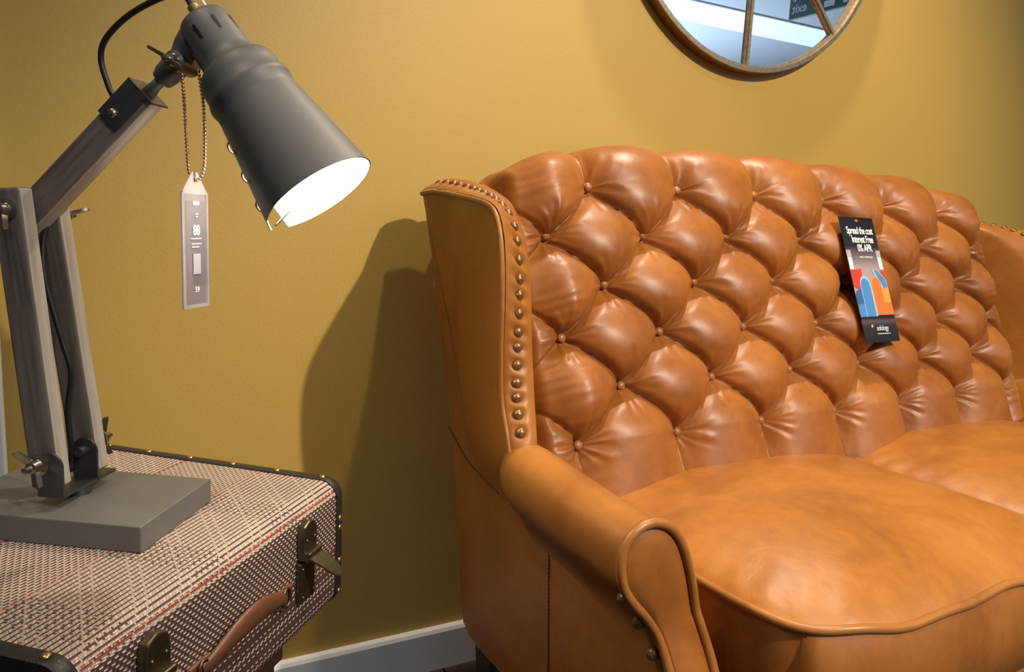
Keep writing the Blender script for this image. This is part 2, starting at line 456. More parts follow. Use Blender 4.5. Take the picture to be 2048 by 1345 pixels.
# ------------------------------------------------------------------ text helper
def text_obj(name, body, size, mat, parent, loc, M4=None, bold=0.0, sx=1.0, spacing=1.0, align_x='CENTER'):
    cu = bpy.data.curves.new(name, 'FONT'); cu.body = body; cu.size = size
    cu.align_x = align_x; cu.align_y = 'CENTER'; cu.extrude = 0.00008; cu.offset = bold; cu.space_character = spacing
    cu.resolution_u = 4
    tmp = bpy.data.objects.new(name+'_curve', cu); col.objects.link(tmp)
    dg = bpy.context.evaluated_depsgraph_get()
    me = bpy.data.meshes.new_from_object(tmp.evaluated_get(dg))
    bpy.data.objects.remove(tmp); bpy.data.curves.remove(cu)
    me.name = name
    for v in me.vertices: v.co.x *= sx
    me.materials.clear(); me.materials.append(mat)
    o = bpy.data.objects.new(name, me); col.objects.link(o); o.parent = parent
    o.matrix_local = (M4 if M4 is not None else Matrix.Identity(4)) @ Matrix.Translation(loc)
    return o

# ------------------------------------------------------------------ sofa
SOFA_ROT = math.radians(2.94)
S0 = (0.9093*WALL_Y, 0.8257*WALL_Y, 0.0)
sofa = empty('sofa', S0, SOFA_ROT)
tag(sofa, 'tan leather sofa with deep buttoned arched back, studded wings and scroll arms', 'sofa')
K = 0.3929
NV, NZ = -1/math.sqrt(1+K*K), K/math.sqrt(1+K*K)       # outward normal of the back rest in (v, z)
TV, TZ = K/math.sqrt(1+K*K), 1/math.sqrt(1+K*K)        # up the back rest
DU, Z1, DZ = 0.2039, 1.006, 0.0815

def sag(u): return (u/0.68)**2
def row_z(i, u): return Z1 - DZ*i - 0.016*sag(u)*(1-i/5.0)
HF, HB, GAM = 0.031, 0.025, 1.42

def button_dir_noise(a, b): return (math.sin(a*12.9898+b*78.233)*43758.5453) % 1.0

def tuft(u, i):
    """pillow height over the button level at button row i (0 top .. 5 bottom)"""
    p = u/DU
    if i <= 2.5: ic = 0.0 if i <= 0 else i*i/(i+0.12)*(1+0.12/2.5)
    else: ic = 5.0 if i >= 5 else 5.0-(5-i)**2/((5-i)+0.12)*(1+0.12/2.5)
    a, b = p+(ic-1)/2, -p+(ic-1)/2
    fa, fb = a-math.floor(a), b-math.floor(b)
    pa, pb = math.sin(math.pi*fa**GAM), math.sin(math.pi*fb**GAM)
    pa, pb = max(pa, 0.0), max(pb, 0.0)
    h = HF*(pa*pb)**0.42 + HB*(1-(1-pa)*(1-pb))**0.65 - 0.006*math.exp(-(min(pa, pb)/0.11)**2)
    if i < 0: h += (0.034-h)*0.90*smoothstep(0.0, 1.05, -i)
    elif i > 5: h += (0.040-h)*0.35*min(1.0, i-5)
    h = h*(1-0.55*smoothstep(0.600, 0.672, abs(u))) - 0.050*smoothstep(0.656, 0.690, abs(u))**2
    # gathers radiating from the nearest button
    best = None
    for rr in (math.floor(i), math.floor(i)+1):
        if rr < 0 or rr > 5: continue
        q = p - (0.5 if rr % 2 == 0 else 0.0)
        j = round(q)
        d2 = ((q-j)*DU)**2 + ((i-rr)*DZ*1.0744)**2
        if best is None or d2 < best[0]: best = (d2, (q-j)*DU, (rr-i)*DZ*1.0744, j, rr)
    if best:
        r = math.sqrt(best[0]); th = math.atan2(best[2], best[1])
        ph = button_dir_noise(best[3], best[4])*6.28
        env = math.exp(-r/0.046)*(1-math.exp(-(r/0.010)**2))*(1-smoothstep(0.040, 0.064, r))
        wv = math.sin(11*th+ph)*0.55 + math.sin(17*th+2.1*ph)*0.45*math.cos(60*r+ph) + 0.5*math.sin(6*th+3*ph)
        h += 0.0032*env*wv
    # pulled creases where the cover turns in at the wings
    e = smoothstep(0.560, 0.64, abs(u))*(1-smoothstep(0.65, 0.68, abs(u)))
    if e > 0:
        h += 0.0011*e*(math.sin(i*15+u*25+2.6*math.sin(i*3.1+u*8))*(0.5+0.5*math.sin(i*2.3+1))+0.5*math.sin(i*29+u*60+2*math.sin(i*5)))
    return h

PW = [(0.168, 0.975), (0.118, 0.978), (0.052, 0.974), (-0.034, 0.968), (-0.104, 0.961), (-0.139, 0.950), (-0.158, 0.926), (-0.167, 0.887),
      (-0.168, 0.832), (-0.164, 0.762), (-0.168, 0.692), (-0.189, 0.640), (-0.202, 0.605)]
QW = [(0.148, 0.998, 0.674), (0.102, 0.993, 0.674), (0.049, 0.983, 0.674), (0.010, 0.971, 0.675), (-0.031, 0.958, 0.682), (-0.066, 0.936, 0.691), (-0.093, 0.908, 0.698),
      (-0.110, 0.883, 0.703), (-0.128, 0.848, 0.707), (-0.145, 0.800, 0.712), (-0.166, 0.731, 0.717), (-0.194, 0.659, 0.724), (-0.209, 0.610, 0.728)]
BACK_EDGE = [(0.034, 0.250), (0.048, 0.320), (0.055, 0.411), (0.060, 0.492), (0.067, 0.561), (0.088, 0.663), (0.114, 0.780), (0.138, 0.881), (0.162, 0.964)]
def side_u(v, z):
    return 0.705 + 0.040*min(1.0, max(0.0, (z-0.30)/0.67)) + 0.16*max(0.0, 0.05-v)*smoothstep(0.50, 0.62, z)
RR = 0.052
def back_point(u, i_or_arc, arc=False, back=None):
    pass

def build_back():
    nu = 680
    us = [-0.690 + 1.380*k/nu for k in range(nu+1)]
    i_bot = 6.45
    rows_i = [i_bot - k*i_bot/360 for k in range(361)]          # i from bottom to the top button row
    P = []
    # straight part up to the row 0 line and a little beyond, then the roll over the top
    for i in rows_i:
        row = []
        for u in us:
            z = row_z(i, u); v = K*(z-0.95); h = tuft(u, i)
            row.append((u, v+NV*h, z+NZ*h))
        P.append(row)
    ext_n, arc_n = 14, 46
    for k in range(1, ext_n+1):
        row = []
        for u in us:
            e = max(0.002, 0.016-0.026*sag(u))*k/ext_n
            z = row_z(0, u)+e*TZ; v = K*(row_z(0, u)-0.95)+e*TV; i = -e/(DZ*1.0744)*1.0; h = tuft(u, i)
            row.append((u, v+NV*h, z+NZ*h))
        P.append(row)
    a0 = math.atan2(NZ, NV)
    for k in range(1, arc_n+1):
        row = []
        for u in us:
            e = max(0.002, 0.016-0.026*sag(u))
            z = row_z(0, u)+e*TZ; v = K*(row_z(0, u)-0.95)+e*TV
            cv, cz = v-NV*RR, z-NZ*RR
            an = a0 - (a0+0.12)*k/arc_n
            i = -(e+RR*(a0-an))/(DZ*1.0744)
            fade = 1-smoothstep(0.45, 1.0, k/arc_n)*0.85
            ed = smoothstep(0.50, 0.70, abs(u))
            h = tuft(u, i)*fade*(1-0.75*ed*smoothstep(0, 0.4, k/arc_n)); cz -= 0.020*ed*smoothstep(0, 0.4, k/arc_n)
            row.append((u, cv+math.cos(an)*(RR+h), cz+math.sin(an)*(RR+h)))
        P.append(row)
    last = P[-1]
    for k in range(0, 13):
        z = 0.960-(0.960-0.235)*k/12
        vb = BACK_EDGE[0][0]
        for (va, za), (vb_, zb_) in zip(BACK_EDGE, BACK_EDGE[1:]):
            if za <= z <= zb_: vb = va+(vb_-va)*(z-za)/(zb_-za)
        P.append([(q[0]*(side_u(0.2, z)-0.002)/0.690, vb-0.001, z) for q in last])
    MB().grid(P).build('buttoned_back', M['leather'], sofa)
build_back()

def dome_mesh(name, r, hgt, mat, seg=14):
    prof = [(r*math.cos(t*math.pi/2/5)+1e-5, hgt*math.sin(t*math.pi/2/5)) for t in range(6)]
    mb = MB().lathe([(r*0.85, -0.012), (r*0.95, -hgt*0.4)]+prof, seg=seg)
    me = mb.build(name, mat, sofa)
    return me

btn = dome_mesh('button', 0.0078, 0.0058, M['button'])
firstb = True
for i in range(6):
    for j in range(7 if i % 2 else 6):
        u = DU*(j-3 if i % 2 else j-2.5)
        z = row_z(i, u); v = K*(z-0.95)
        m4 = align((0, NV, NZ), (u, v+NV*0.007, z+NZ*0.007))
        if firstb: btn.matrix_local = m4; firstb = False
        else: share('button', btn.data, sofa, mat4=m4)

# --- sides: wing, side panel and arm, drawn for the left and mirrored for the right
ARM_F = -0.460
def arm_dz(v): return 0.018*smoothstep(-0.46, -0.12, v)
ARM_PROF = [(0.708, 0.235), (0.709, 0.32), (0.712, 0.40), (0.717, 0.455), (0.724, 0.485), (0.738, 0.507), (0.758, 0.528), (0.774, 0.550), (0.781, 0.575), (0.779, 0.596),
            (0.768, 0.612), (0.752, 0.620), (0.734, 0.620), (0.715, 0.612), (0.699, 0.596), (0.686, 0.573), (0.675, 0.545), (0.666, 0.515),
            (0.658, 0.480), (0.650, 0.430), (0.646, 0.34), (0.646, 0.235)]

def arm_loop(v, n=72):
    d = arm_dz(v)
    pts = catmull([(p[0], 0, p[1]+d*smoothstep(0.42, 0.56, p[1])) for p in ARM_PROF], 8)
    pts = resample(pts, n)
    fd = smoothstep(-0.215, -0.055, v)
    for p in pts:
        lim = 0.690
        if p.x > lim: p.x += (lim-p.x)*fd
        p.z -= 0.05*fd*smoothstep(0.5, 0.6, p.z)
    return pts

nail_mesh = None
def nail_at(m4, par):
    global nail_mesh
    if nail_mesh is None:
        o = dome_mesh('nail', 0.0078, 0.0062, M['nail']); o.parent = par; o.matrix_local = m4; nail_mesh = o.data
    else: share('nail', nail_mesh, par, mat4=m4)

def build_side(s):
    # wing border strip with studs
    nt_ = 150
    Pc = resample(catmull([(0, a, b) for a, b in PW], 10), nt_)
    Qc = resample(catmull([(c, a, b) for a, b, c in QW], 10), nt_)
    Pp = [Vector((-side_u(p.y, p.z), p.y, p.z)) for p in Pc]
    Qp = [Vector((-q.x, q.y, q.z)) for k, q in enumerate(Qc)]
    length = sum((b-a).length for a, b in zip(Pp, Pp[1:]))
    nn = 25
    centre = []; nrm = []
    for k in range(nt_):
        t = (Pp[min(k+1, nt_-1)]-Pp[max(k-1, 0)]).normalized()
        ac = (Qp[k]-Pp[k]).normalized()
        nv = t.cross(ac).normalized()
        if nv.dot(Vector((0.3, -1, 0.6))) < 0: nv = -nv
        nrm.append(nv)
    nails = []
    for q in range(nn):
        k = int((q+0.5)/nn*(nt_-8))
        nails.append(k)
    rows = []
    m = 22
    for k in range(nt_):
        row = []
        dk = min(abs(k-x) for x in nails)/((nt_-8)/nn)
        for j in range(m+1):
            x = j/m
            h = 0.015*(max(0.0, math.sin(math.pi*min(1.0, (x*0.93+0.05))))**0.6)
            h -= 0.008*math.exp(-((x-0.38)/0.20)**2)*math.exp(-(dk/0.34)**2)
            p = Pp[k].lerp(Qp[k], x) + nrm[k]*h
            row.append(p)
        # inner face runs back into the buttoned panel
        for j in range(1, 9):
            q = Qp[k] + nrm[k]*0.004
            bl_ = smoothstep(0.25, 0.85, nrm[k].z)
            row.append(q + Vector((0.22, 0.78, -0.42))*((0.130-0.055*bl_)*j/8))
        rows.append([(v_.x if s < 0 else -v_.x, v_.y, v_.z) for v_ in row])
    wb = MB().grid(rows).build('wing_border', M['leather_side'], sofa)
    for k in nails:
        c = Pp[k].lerp(Qp[k], 0.38) + nrm[k]*0.0100
        nv = nrm[k]
        if s > 0: c = Vector((-c.x, c.y, c.z)); nv = Vector((-nv.x, nv.y, nv.z))
        nail_at(align(nv, c), wb)
    flip = (lambda p: (p[0], p[1], p[2])) if s < 0 else (lambda p: (-p[0], p[1], p[2]))
    MB().tube([flip(p + Vector((-0.001, 0, 0))) for p in Pp], 0.0042, 10).build('wing_piping', M['piping'], wb)
    # outer side panel: one piece from the wing down to the bottom rail
    bnd = [(p.y, p.z) for p in Pp[:-4]]
    bnd += [(-0.20, 0.570), (-0.34, 0.550), (-0.43, 0.54), (-0.452, 0.52), (-0.455, 0.42), (-0.47, 0.30), (-0.47, 0.24)]
    bnd += [(-0.38, 0.222), (-0.25, 0.221), (-0.101, 0.220), (-0.060, 0.221), (-0.025, 0.222), (0.010, 0.228), (0.026, 0.238), ] + BACK_EDGE
    bl = resample([(0, *p) for p in bnd+[bnd[0]]], 221)[:-1]
    c0 = Vector((0, -0.06, 0.52)); rings = []
    for q in range(25):
        f = 1-(q/24.0)**1.0
        ring = []
        for p in bl:
            y, z = c0.y+(p.y-c0.y)*f, c0.z+(p.z-c0.z)*f
            bul = 0.006*(1-f**4)
            ring.append(flip((-(side_u(y, z)+bul), y, z)))
        rings.append(ring)
    spn = MB().grid(rings, cv=True).build('side_panel', M['leather_side'], sofa)
    sc_ = [flip((-(side_u(y, z)+0.0060), y, z)) for y, z in ((0.070, 0.586), (0.050, 0.575), (0.029, 0.564), (0.002, 0.553), (-0.023, 0.545), (-0.073, 0.535), (-0.11, 0.528))]
    MB().tube(catmull(sc_, 6), 0.0013, 6).build('panel_seam', M['thread'], spn)
    # stitched seam
    sm = MB()
    zz = 0.245
    while zz < 0.498:
        sm.box(flip((-(side_u(-0.243, zz)+0.0066), -0.243, zz+0.0022)), (0.0016, 0.0022, 0.0044)); zz += 0.0062
    sm.build('stitching', M['thread'], spn, smooth=False)
    # arm
    rows = []
    vs_ = [ARM_F + 0.0*k for k in range(1)] + [ARM_F+0.003+0.46*(k/60) for k in range(61)]
    for v in vs_:
        loop = arm_loop(v)
        rows.append([flip((-p.x, v - 0.40*max(0, 0.5-p.z)*(1-smoothstep(-0.46, -0.30, v)), p.z)) for p in loop])
    armo = MB().grid(rows).build('arm', M['leather_side'], sofa)
    loop = arm_loop(ARM_F)
    cen = Vector((0.712, 0, 0.50))
    lf = [flip((-p.x, ARM_F-0.40*max(0, 0.5-p.z)-0.003, p.z)) for p in loop]
    MB().tube(lf, 0.0058, 10).build('arm_piping', M['piping'], armo)
    rings = []
    for q in range(11):
        f = 1-q/10.0
        # shrink towards the medial line of the scroll
        ring = []
        for p in loop:
            mx_ = 0.731 if p.z > 0.56 else 0.731-(0.56-p.z)*0.20 if p.z > 0.35 else 0.684
            mz_ = min(max(p.z, 0.245), 0.572)
            x = mx_+(p.x-mx_)*f; z = mz_+(p.z-mz_)*f
            ring.append(flip((-x, ARM_F-0.40*max(0, 0.5-z)-0.012*(1-f**3)+0.002, z)))
        rings.append(ring)
    MB().grid(rings).build('arm_front', M['leather'], sofa)
    for z in (0.527, 0.4935, 0.459, 0.425, 0.391, 0.357, 0.323, 0.289):
        lo = min(loop[:30], key=lambda p: abs(p.z-z) if p.z < 0.55 else 9)
        c = (-(lo.x+0.0065), ARM_F-0.40*max(0, 0.5-z)+0.014, z)
        nail_at(align(flip((-1.0, -0.15, 0.12)), flip(c)), armo)
    # legs
    for (lv, top) in ((-0.03, 0.25), (-0.47, 0.25)):
        mb = MB(); b0 = 0.017; b1 = 0.027; u = 0.672*s
        for zz, hw in ((0.0, b0), (top, b1)):
            pass
        mb.add([(u-b0, lv-b0, 0), (u+b0, lv-b0, 0), (u+b0, lv+b0, 0), (u-b0, lv+b0, 0), (u-b1, lv-b1, top), (u+b1, lv-b1, top), (u+b1, lv+b1, top), (u-b1, lv+b1, top)],
               [(0, 3, 2, 1), (4, 5, 6, 7), (0, 1, 5, 4), (1, 2, 6, 5), (2, 3, 7, 6), (3, 0, 4, 7)])
        mb.build('leg', M['dark_leg'], sofa, smooth=False)
build_side(-1)
build_side(1)
MB().box((0, -0.255, 0.304), (1.30, 0.56, 0.136), bev=0.02, seg=3).build('seat_rail', M['leather_side'], sofa)

# ------------------------------------------------------------------ seat cushions (lift off)
def cushion(label, uc, half_u):
    root = empty('seat_cushion', Matrix.Translation(S0) @ Matrix.Rotation(SOFA_ROT, 4, 'Z') @ Vector((uc, -0.365, 0.372)), SOFA_ROT)
    tag(root, label, 'cushion', 'seat cushions of the leather sofa')
    hv = 0.238; zp = 0.140
    N = 240; e = 5.0
    bnd = []
    for k in range(N):
        t = 2*math.pi*k/N
        c, s_ = math.cos(t), math.sin(t)
        # denser around corners
        r = (abs(c)**e+abs(s_)**e)**(-1/e)
        x, y = half_u*c*r, hv*s_*r
        if y < 0: y -= 0.012*(1-(x/half_u)**2)
        bnd.append((x, y))
    def edge_z(x, y):
        return zp - 0.006*smoothstep(0.7, 1.0, abs(x)/half_u)*smoothstep(0.6, 1.0, -y/hv) + 0.003*math.sin(x*21+1)+0.002*math.sin(x*47)
    rows = []
    R_ = 40
    for q in range(R_+1):
        f = 1-q/R_
        row = []
        for k, (x, y) in enumerate(bnd):
            X, Y = x*f, y*f
            px_, py_ = abs(X)/half_u, abs(Y)/hv
            cr = (1-px_**2.6)**0.62 if px_ < 1 else 0
            cr *= (1-min(1, py_)**3.2)**0.6
            ez = edge_z(x, y)
            z = zp+(ez-zp)*f**6 + 0.060*(1-f**2.3)**0.75
            z += 0.0016*math.sin(k*0.9+2*math.sin(k*0.13))*f**10*(1-f**60)*(0.4+abs(math.sin(k*0.05)))
            z += 0.0035*math.sin(X*16+Y*7+1.3*math.sin(Y*11))*(1-f)**0.7*f*2
            row.append((X, Y, z))
        rows.append(row)
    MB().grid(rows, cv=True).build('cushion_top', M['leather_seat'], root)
    rows = []
    for q in range(15):
        g = q/14
        row = []
        for k, (x, y) in enumerate(bnd):
            L_ = math.hypot(x, y); bul = 0.020*math.sin(math.pi*g)**0.8
            nx, ny = (x/half_u)**5/half_u, (y/hv)**5/hv
            nl = math.hypot(nx, ny) or 1
            bul += 0.0018*math.sin(k*0.8+3*math.sin(k*0.21))*math.sin(math.pi*g)*math.exp(-g*3)
            if abs(x) > half_u*0.9 and y > -hv*0.9: bul *= 0.15
            z = edge_z(x, y)*(1-g)
            row.append((x+nx/nl*bul, y+ny/nl*bul, z))
        rows.append(row)
    MB().grid(rows, cv=True).build('cushion_border', M['leather'], root)
    MB().add([(x, y, 0.001) for x, y in bnd], [tuple(range(N))]).build('cushion_base', M['leather'], root)
    MB().tube([(x*1.004, y*1.006, edge_z(x, y)) for x, y in bnd], 0.0056, 10, closed=True).build('cushion_piping', M['piping'], root)
    MB().tube([(x*1.004, y*1.006, 0.006) for x, y in bnd], 0.0056, 10, closed=True).build('cushion_piping', M['piping'], root)
    return root
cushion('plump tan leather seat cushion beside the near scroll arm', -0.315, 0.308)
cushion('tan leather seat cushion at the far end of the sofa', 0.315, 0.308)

# ------------------------------------------------------------------ offer card hung on the sofa back
card = empty('offer_card', Matrix.Translation(S0) @ Matrix.Rotation(SOFA_ROT, 4, 'Z') @ Vector((0.122, -0.154, 0.732)), SOFA_ROT)
tag(card, 'black printed offer card with blue and orange armchairs hanging on the buttoned back', 'card')
CW, CH = 0.110, 0.262
lean = math.atan2(0.096, 0.241)
CM = Matrix.Rotation(math.radians(90)-lean, 4, 'X')     # card x right, y up the card, z out of the card
card_par = [card]
def cardp(x, y, z=0.0): return ((x-0.5)*CW, (1-y)*CH, z)
def skew(x, y): return (x, y)
def card_poly(name, pts, mat, z, thick=0.00015):
    n = len(pts)
    vs = [CM @ Vector(cardp(*p, z)) for p in pts] + [CM @ Vector(cardp(*p, z-thick)) for p in pts]
    return mesh_obj(name, vs, [tuple(range(n)), tuple(range(n, 2*n))[::-1]]+[(i, n+i, n+(i+1) % n, (i+1) % n) for i in range(n)], mat, card_par[0], smooth=False)

def card_print():
    m, nt, b = new_mat('printed_card_face')
    tc = nt.nodes.new('ShaderNodeTexCoord'); sp = nt.nodes.new('ShaderNodeSeparateXYZ')
    nt.links.new(tc.outputs['Generated'], sp.inputs[0])
    r = nt.nodes.new('ShaderNodeValToRGB'); el = r.color_ramp.elements
    el[0].position = 0.0; el[0].color = (0.016, 0.015, 0.018, 1)
    el[1].position = 1.0; el[1].color = (0.010, 0.010, 0.012, 1)
    for p, c in ((0.13, (0.03, 0.028, 0.032)), (0.165, (0.10, 0.075, 0.075)), (0.19, (0.02, 0.017, 0.018)), (0.21, (0.02, 0.017, 0.018)), (0.22, (0.42, 0.34, 0.34)), (0.58, (0.40, 0.31, 0.31)), (0.66, (0.20, 0.15, 0.155)), (0.76, (0.02, 0.018, 0.02))):
        k = el.new(p); k.color = (*c, 1)
    nt.links.new(sp.outputs[2], r.inputs[0]); nt.links.new(r.outputs[0], b.inputs['Base Color'])
    b.inputs['Roughness'].default_value = 0.3
    return m
card_par[0] = card_poly('card_face', [(0, 0), (1, 0), (1, 1), (0, 1)], card_print(), 0.0, 0.0006)
def quadp(x0, y0, x1, y1): return [(x0, y0), (x1, y0), (x1, y1), (x0, y1)]
def round_top(x0, y0, x1, y1, r=0.5, n=10, sl=0.0):
    c = (x0+x1)/2; hw = (x1-x0)/2; hh = hw*CW/CH*r*2
    pts = [(c-hw*math.cos(math.pi*k/n), y0+hh-hh*math.sin(math.pi*k/n)) for k in range(n+1)]
    return [(x+sl*(y-y0), y) for x, y in pts] + [(x1+sl*(y1-y0), y1), (x0+sl*(y1-y0), y1)]
def skewed(x0, y0, x1, y1, r): return round_top(x0, y0, x1, y1, r)
card_poly('printed_panel', quadp(0.0, 0.27, 0.13, 0.425), M['ink_grey'], 0.0004)
card_poly('printed_panel', quadp(0.87, 0.27, 1.0, 0.425), M['ink_grey'], 0.0004)
card_poly('printed_panel', quadp(0.02, 0.33, 0.115, 0.425), M['ink_white'], 0.0005)
card_poly('printed_panel', quadp(0.885, 0.33, 0.985, 0.425), M['ink_white'], 0.0005)
card_poly('printed_cushion', [(0, 0.43), (0.33, 0.42), (0.30, 0.50), (0.24, 0.60), (0, 0.56)], M['ink_red'], 0.0006)
card_poly('printed_cushion', [(0.62, 0.425), (0.78, 0.44), (0.95, 0.50), (0.98, 0.58), (0.82, 0.58)], M['ink_blue'], 0.0006)
card_poly('printed_cushion', [(0.62, 0.425), (0.68, 0.432), (0.86, 0.575), (0.80, 0.575)], M['ink_lblue'], 0.0007)
card_poly('printed_cushion', [(0.86, 0.435), (1.0, 0.43), (1.0, 0.50)], M['ink_red'], 0.0007)
card_poly('printed_seat', round_top(-0.0, 0.585, 0.27, 0.80, 0.4), M['ink_dblue'], 0.0007)
card_poly('printed_seat', quadp(0.0, 0.70, 0.30, 0.80), M['ink_blue'], 0.0008)
card_poly('printed_seat', [(0.74, 0.585), (1.0, 0.57), (1.0, 0.79), (0.74, 0.79)], M['ink_amber'], 0.0007)
card_poly('printed_seat', quadp(0.74, 0.69, 1.0, 0.79), M['ink_orange'], 0.0008)
card_poly('printed_armchair_arm', round_top(0.19, 0.477, 0.50, 0.80, 0.55), M['ink_lblue'], 0.0009)
card_poly('printed_armchair_arm', round_top(0.205, 0.497, 0.465, 0.80, 0.55), M['ink_blue'], 0.0010)
card_poly('printed_armchair_arm', round_top(0.50, 0.477, 0.80, 0.79, 0.55), M['ink_amber'], 0.0009)
card_poly('printed_armchair_arm', round_top(0.53, 0.493, 0.79, 0.79, 0.55), M['ink_orange'], 0.0010)
card_poly('hanging_hole', [(0.5+0.05*math.cos(a*0.5236)*1.0, 0.028+0.012*math.sin(a*0.5236)) for a in range(12)], M['button'], 0.0006)
def card_text(body, x, y, size, mat, bold=0.0, sx=1.0, sp=1.0):
    return text_obj('printed_lettering', body, size, mat, card_par[0], cardp(x, y, 0.0005), CM, bold, sx, sp)
card_text('Spread the cost', 0.53, 0.112, 0.0215, M['ink_white'], 0.0004, 0.70, 0.90)
card_text('Interest Free', 0.56, 0.183, 0.0215, M['ink_white'], 0.0004, 0.70, 0.90)
card_text('0% APR', 0.57, 0.254, 0.0215, M['ink_white'], 0.0004, 0.72, 0.92)
card_poly('printed_rule', quadp(0.20, 0.326, 0.30, 0.3285), M['ink_grey'], 0.0005)
card_poly('printed_rule', quadp(0.82, 0.326, 0.92, 0.3285), M['ink_grey'], 0.0005)
card_text('FREE TO EVERYBODY', 0.56, 0.327, 0.0050, M['ink_white'], 0.0001, 0.9)
card_text('sofology', 0.56, 0.892, 0.0150, M['ink_white'], 0.0, 0.80, 0.95)
card_poly('printed_rule', quadp(0.38, 0.9325, 0.76, 0.9375), M['ink_white'], 0.0005)
for (x, y, mm) in ((0.275, 0.866, 'ink_amber'), (0.30, 0.873, 'ink_red'), (0.265, 0.876, 'ink_white')):
    card_poly('printed_logo_dot', [(x+0.022*math.cos(a*0.7854), y+0.0075*math.sin(a*0.7854)) for a in range(8)], M[mm], 0.0005)

# ------------------------------------------------------------------ round wall mirror
MC = Vector((1.283, WALL_Y, 1.672)); MR = 0.3853; MT = 0.032
mir = empty('wall_mirror', MC)
tag(mir, 'round wall mirror with aged gold metal frame and spoke bars above the sofa', 'mirror')
Ry = Matrix.Rotation(math.radians(90), 4, 'X')   # local z -> -y (out of the wall)
MB().lathe([(MR-0.003, 0.012), (MR-0.003, 0.016)], Ry, 96).build('mirror_glass', M['mirror_glass'], mir, smooth=False)
MB().lathe([(MR-0.002, 0.0), (MR, 0.002), (MR, MT-0.001)], Ry, 128, False, False).build('frame_side', M['bronze_side'], mir)
fr = MB().lathe([(MR, MT-0.0012), (MR-0.001, MT), (MR-0.0105, MT), (MR-0.0115, MT-0.001), (MR-0.0115, MT-0.008), (MR-0.016, MT-0.009), (MR-0.0165, 0.016)], Ry, 128, False, False).build('frame_rim', M['aged_gold'], mir, auto=30)
for k in range(8):
    a = k*math.pi/4
    mb = MB()
    d = Vector((math.sin(a), 0, -math.cos(a))); sd = Vector((math.cos(a), 0, math.sin(a)))
    prof = [(-0.0075, 0.016), (-0.0075, 0.021), (-0.0035, 0.021), (-0.0035, 0.0255), (0.0035, 0.0255), (0.0035, 0.021), (0.0075, 0.021), (0.0075, 0.016)]
    rows = [[d*r + sd*p[0] + Vector((0, -p[1], 0)) for p in prof] for r in (0.018, MR-0.011)]
    mb.grid(rows, cv=True).build('bar', M['aged_gold'], mir, smooth=False)
MB().lathe([(0.024, 0.016), (0.024, 0.026), (0.020, 0.029), (0.001, 0.030)], Ry, 32).build('hub', M['aged_gold'], mir, auto=30)

# ------------------------------------------------------------------ fire exit sign (behind the camera, seen in the mirror)
sign = empty('fire_exit_sign', (3.765, -0.62, 2.2))
tag(sign, 'hanging green fire exit sign reflected in the round mirror', 'sign')
SM = Matrix.Rotation(math.radians(-90), 4, 'Z') @ Matrix.Rotation(math.radians(90), 4, 'X')  # sign x -> -y, y -> z, z(normal) -> -x
SW, SH = 0.60, 0.20
MB().box((0, SH/2, -0.004), (SW, SH, 0.006), SM).build('sign_panel', M['sign_white'], sign, smooth=False)
sface = MB().box((0, SH/2, 0.0002), (SW-0.012, SH-0.012, 0.003), SM).build('sign_face', M['sign_green'], sign, smooth=False)
text_obj('sign_lettering', 'Fire', 0.074, M['sign_white'], sface, (0.275, 0.127, 0.0022), SM, 0.0006, 1.0, 1.0, 'RIGHT')
text_obj('sign_lettering', 'exit', 0.074, M['sign_white'], sface, (0.275, 0.058, 0.0022), SM, 0.0006, 1.0, 1.0, 'RIGHT')
def sign_poly(name, pts): 
    n = len(pts)
    vs = [SM @ Vector((p[0], p[1], 0.0024)) for p in pts]
    return mesh_obj(name, vs, [tuple(range(n))], M['sign_white'], sface, smooth=False)
sign_poly('running_figure', [(-0.27, 0.03), (-0.23, 0.03), (-0.16, 0.10), (-0.13, 0.07), (-0.13, 0.025), (-0.10, 0.025), (-0.10, 0.085), (-0.14, 0.13), (-0.10, 0.135), (-0.08, 0.11), (-0.06, 0.12), (-0.09, 0.16), (-0.20, 0.155), (-0.24, 0.115), (-0.22, 0.105), (-0.19, 0.13), (-0.20, 0.10)])
sign_poly('door_mark', [(-0.04, 0.025), (0.035, 0.025), (0.035, 0.06), (-0.04, 0.06)])
sign_poly('arrow_mark', [(-0.04, 0.10), (0.0, 0.10), (0.0, 0.075), (0.045, 0.115), (0.0, 0.155), (0.0, 0.13), (-0.04, 0.13)])
for y in (-0.22, 0.22):
    MB().tube([(0, y, SH), (0, y, CEIL-2.2+0.001)], 0.0025, 6).build('hanging_wire', M['nickel'], sign)

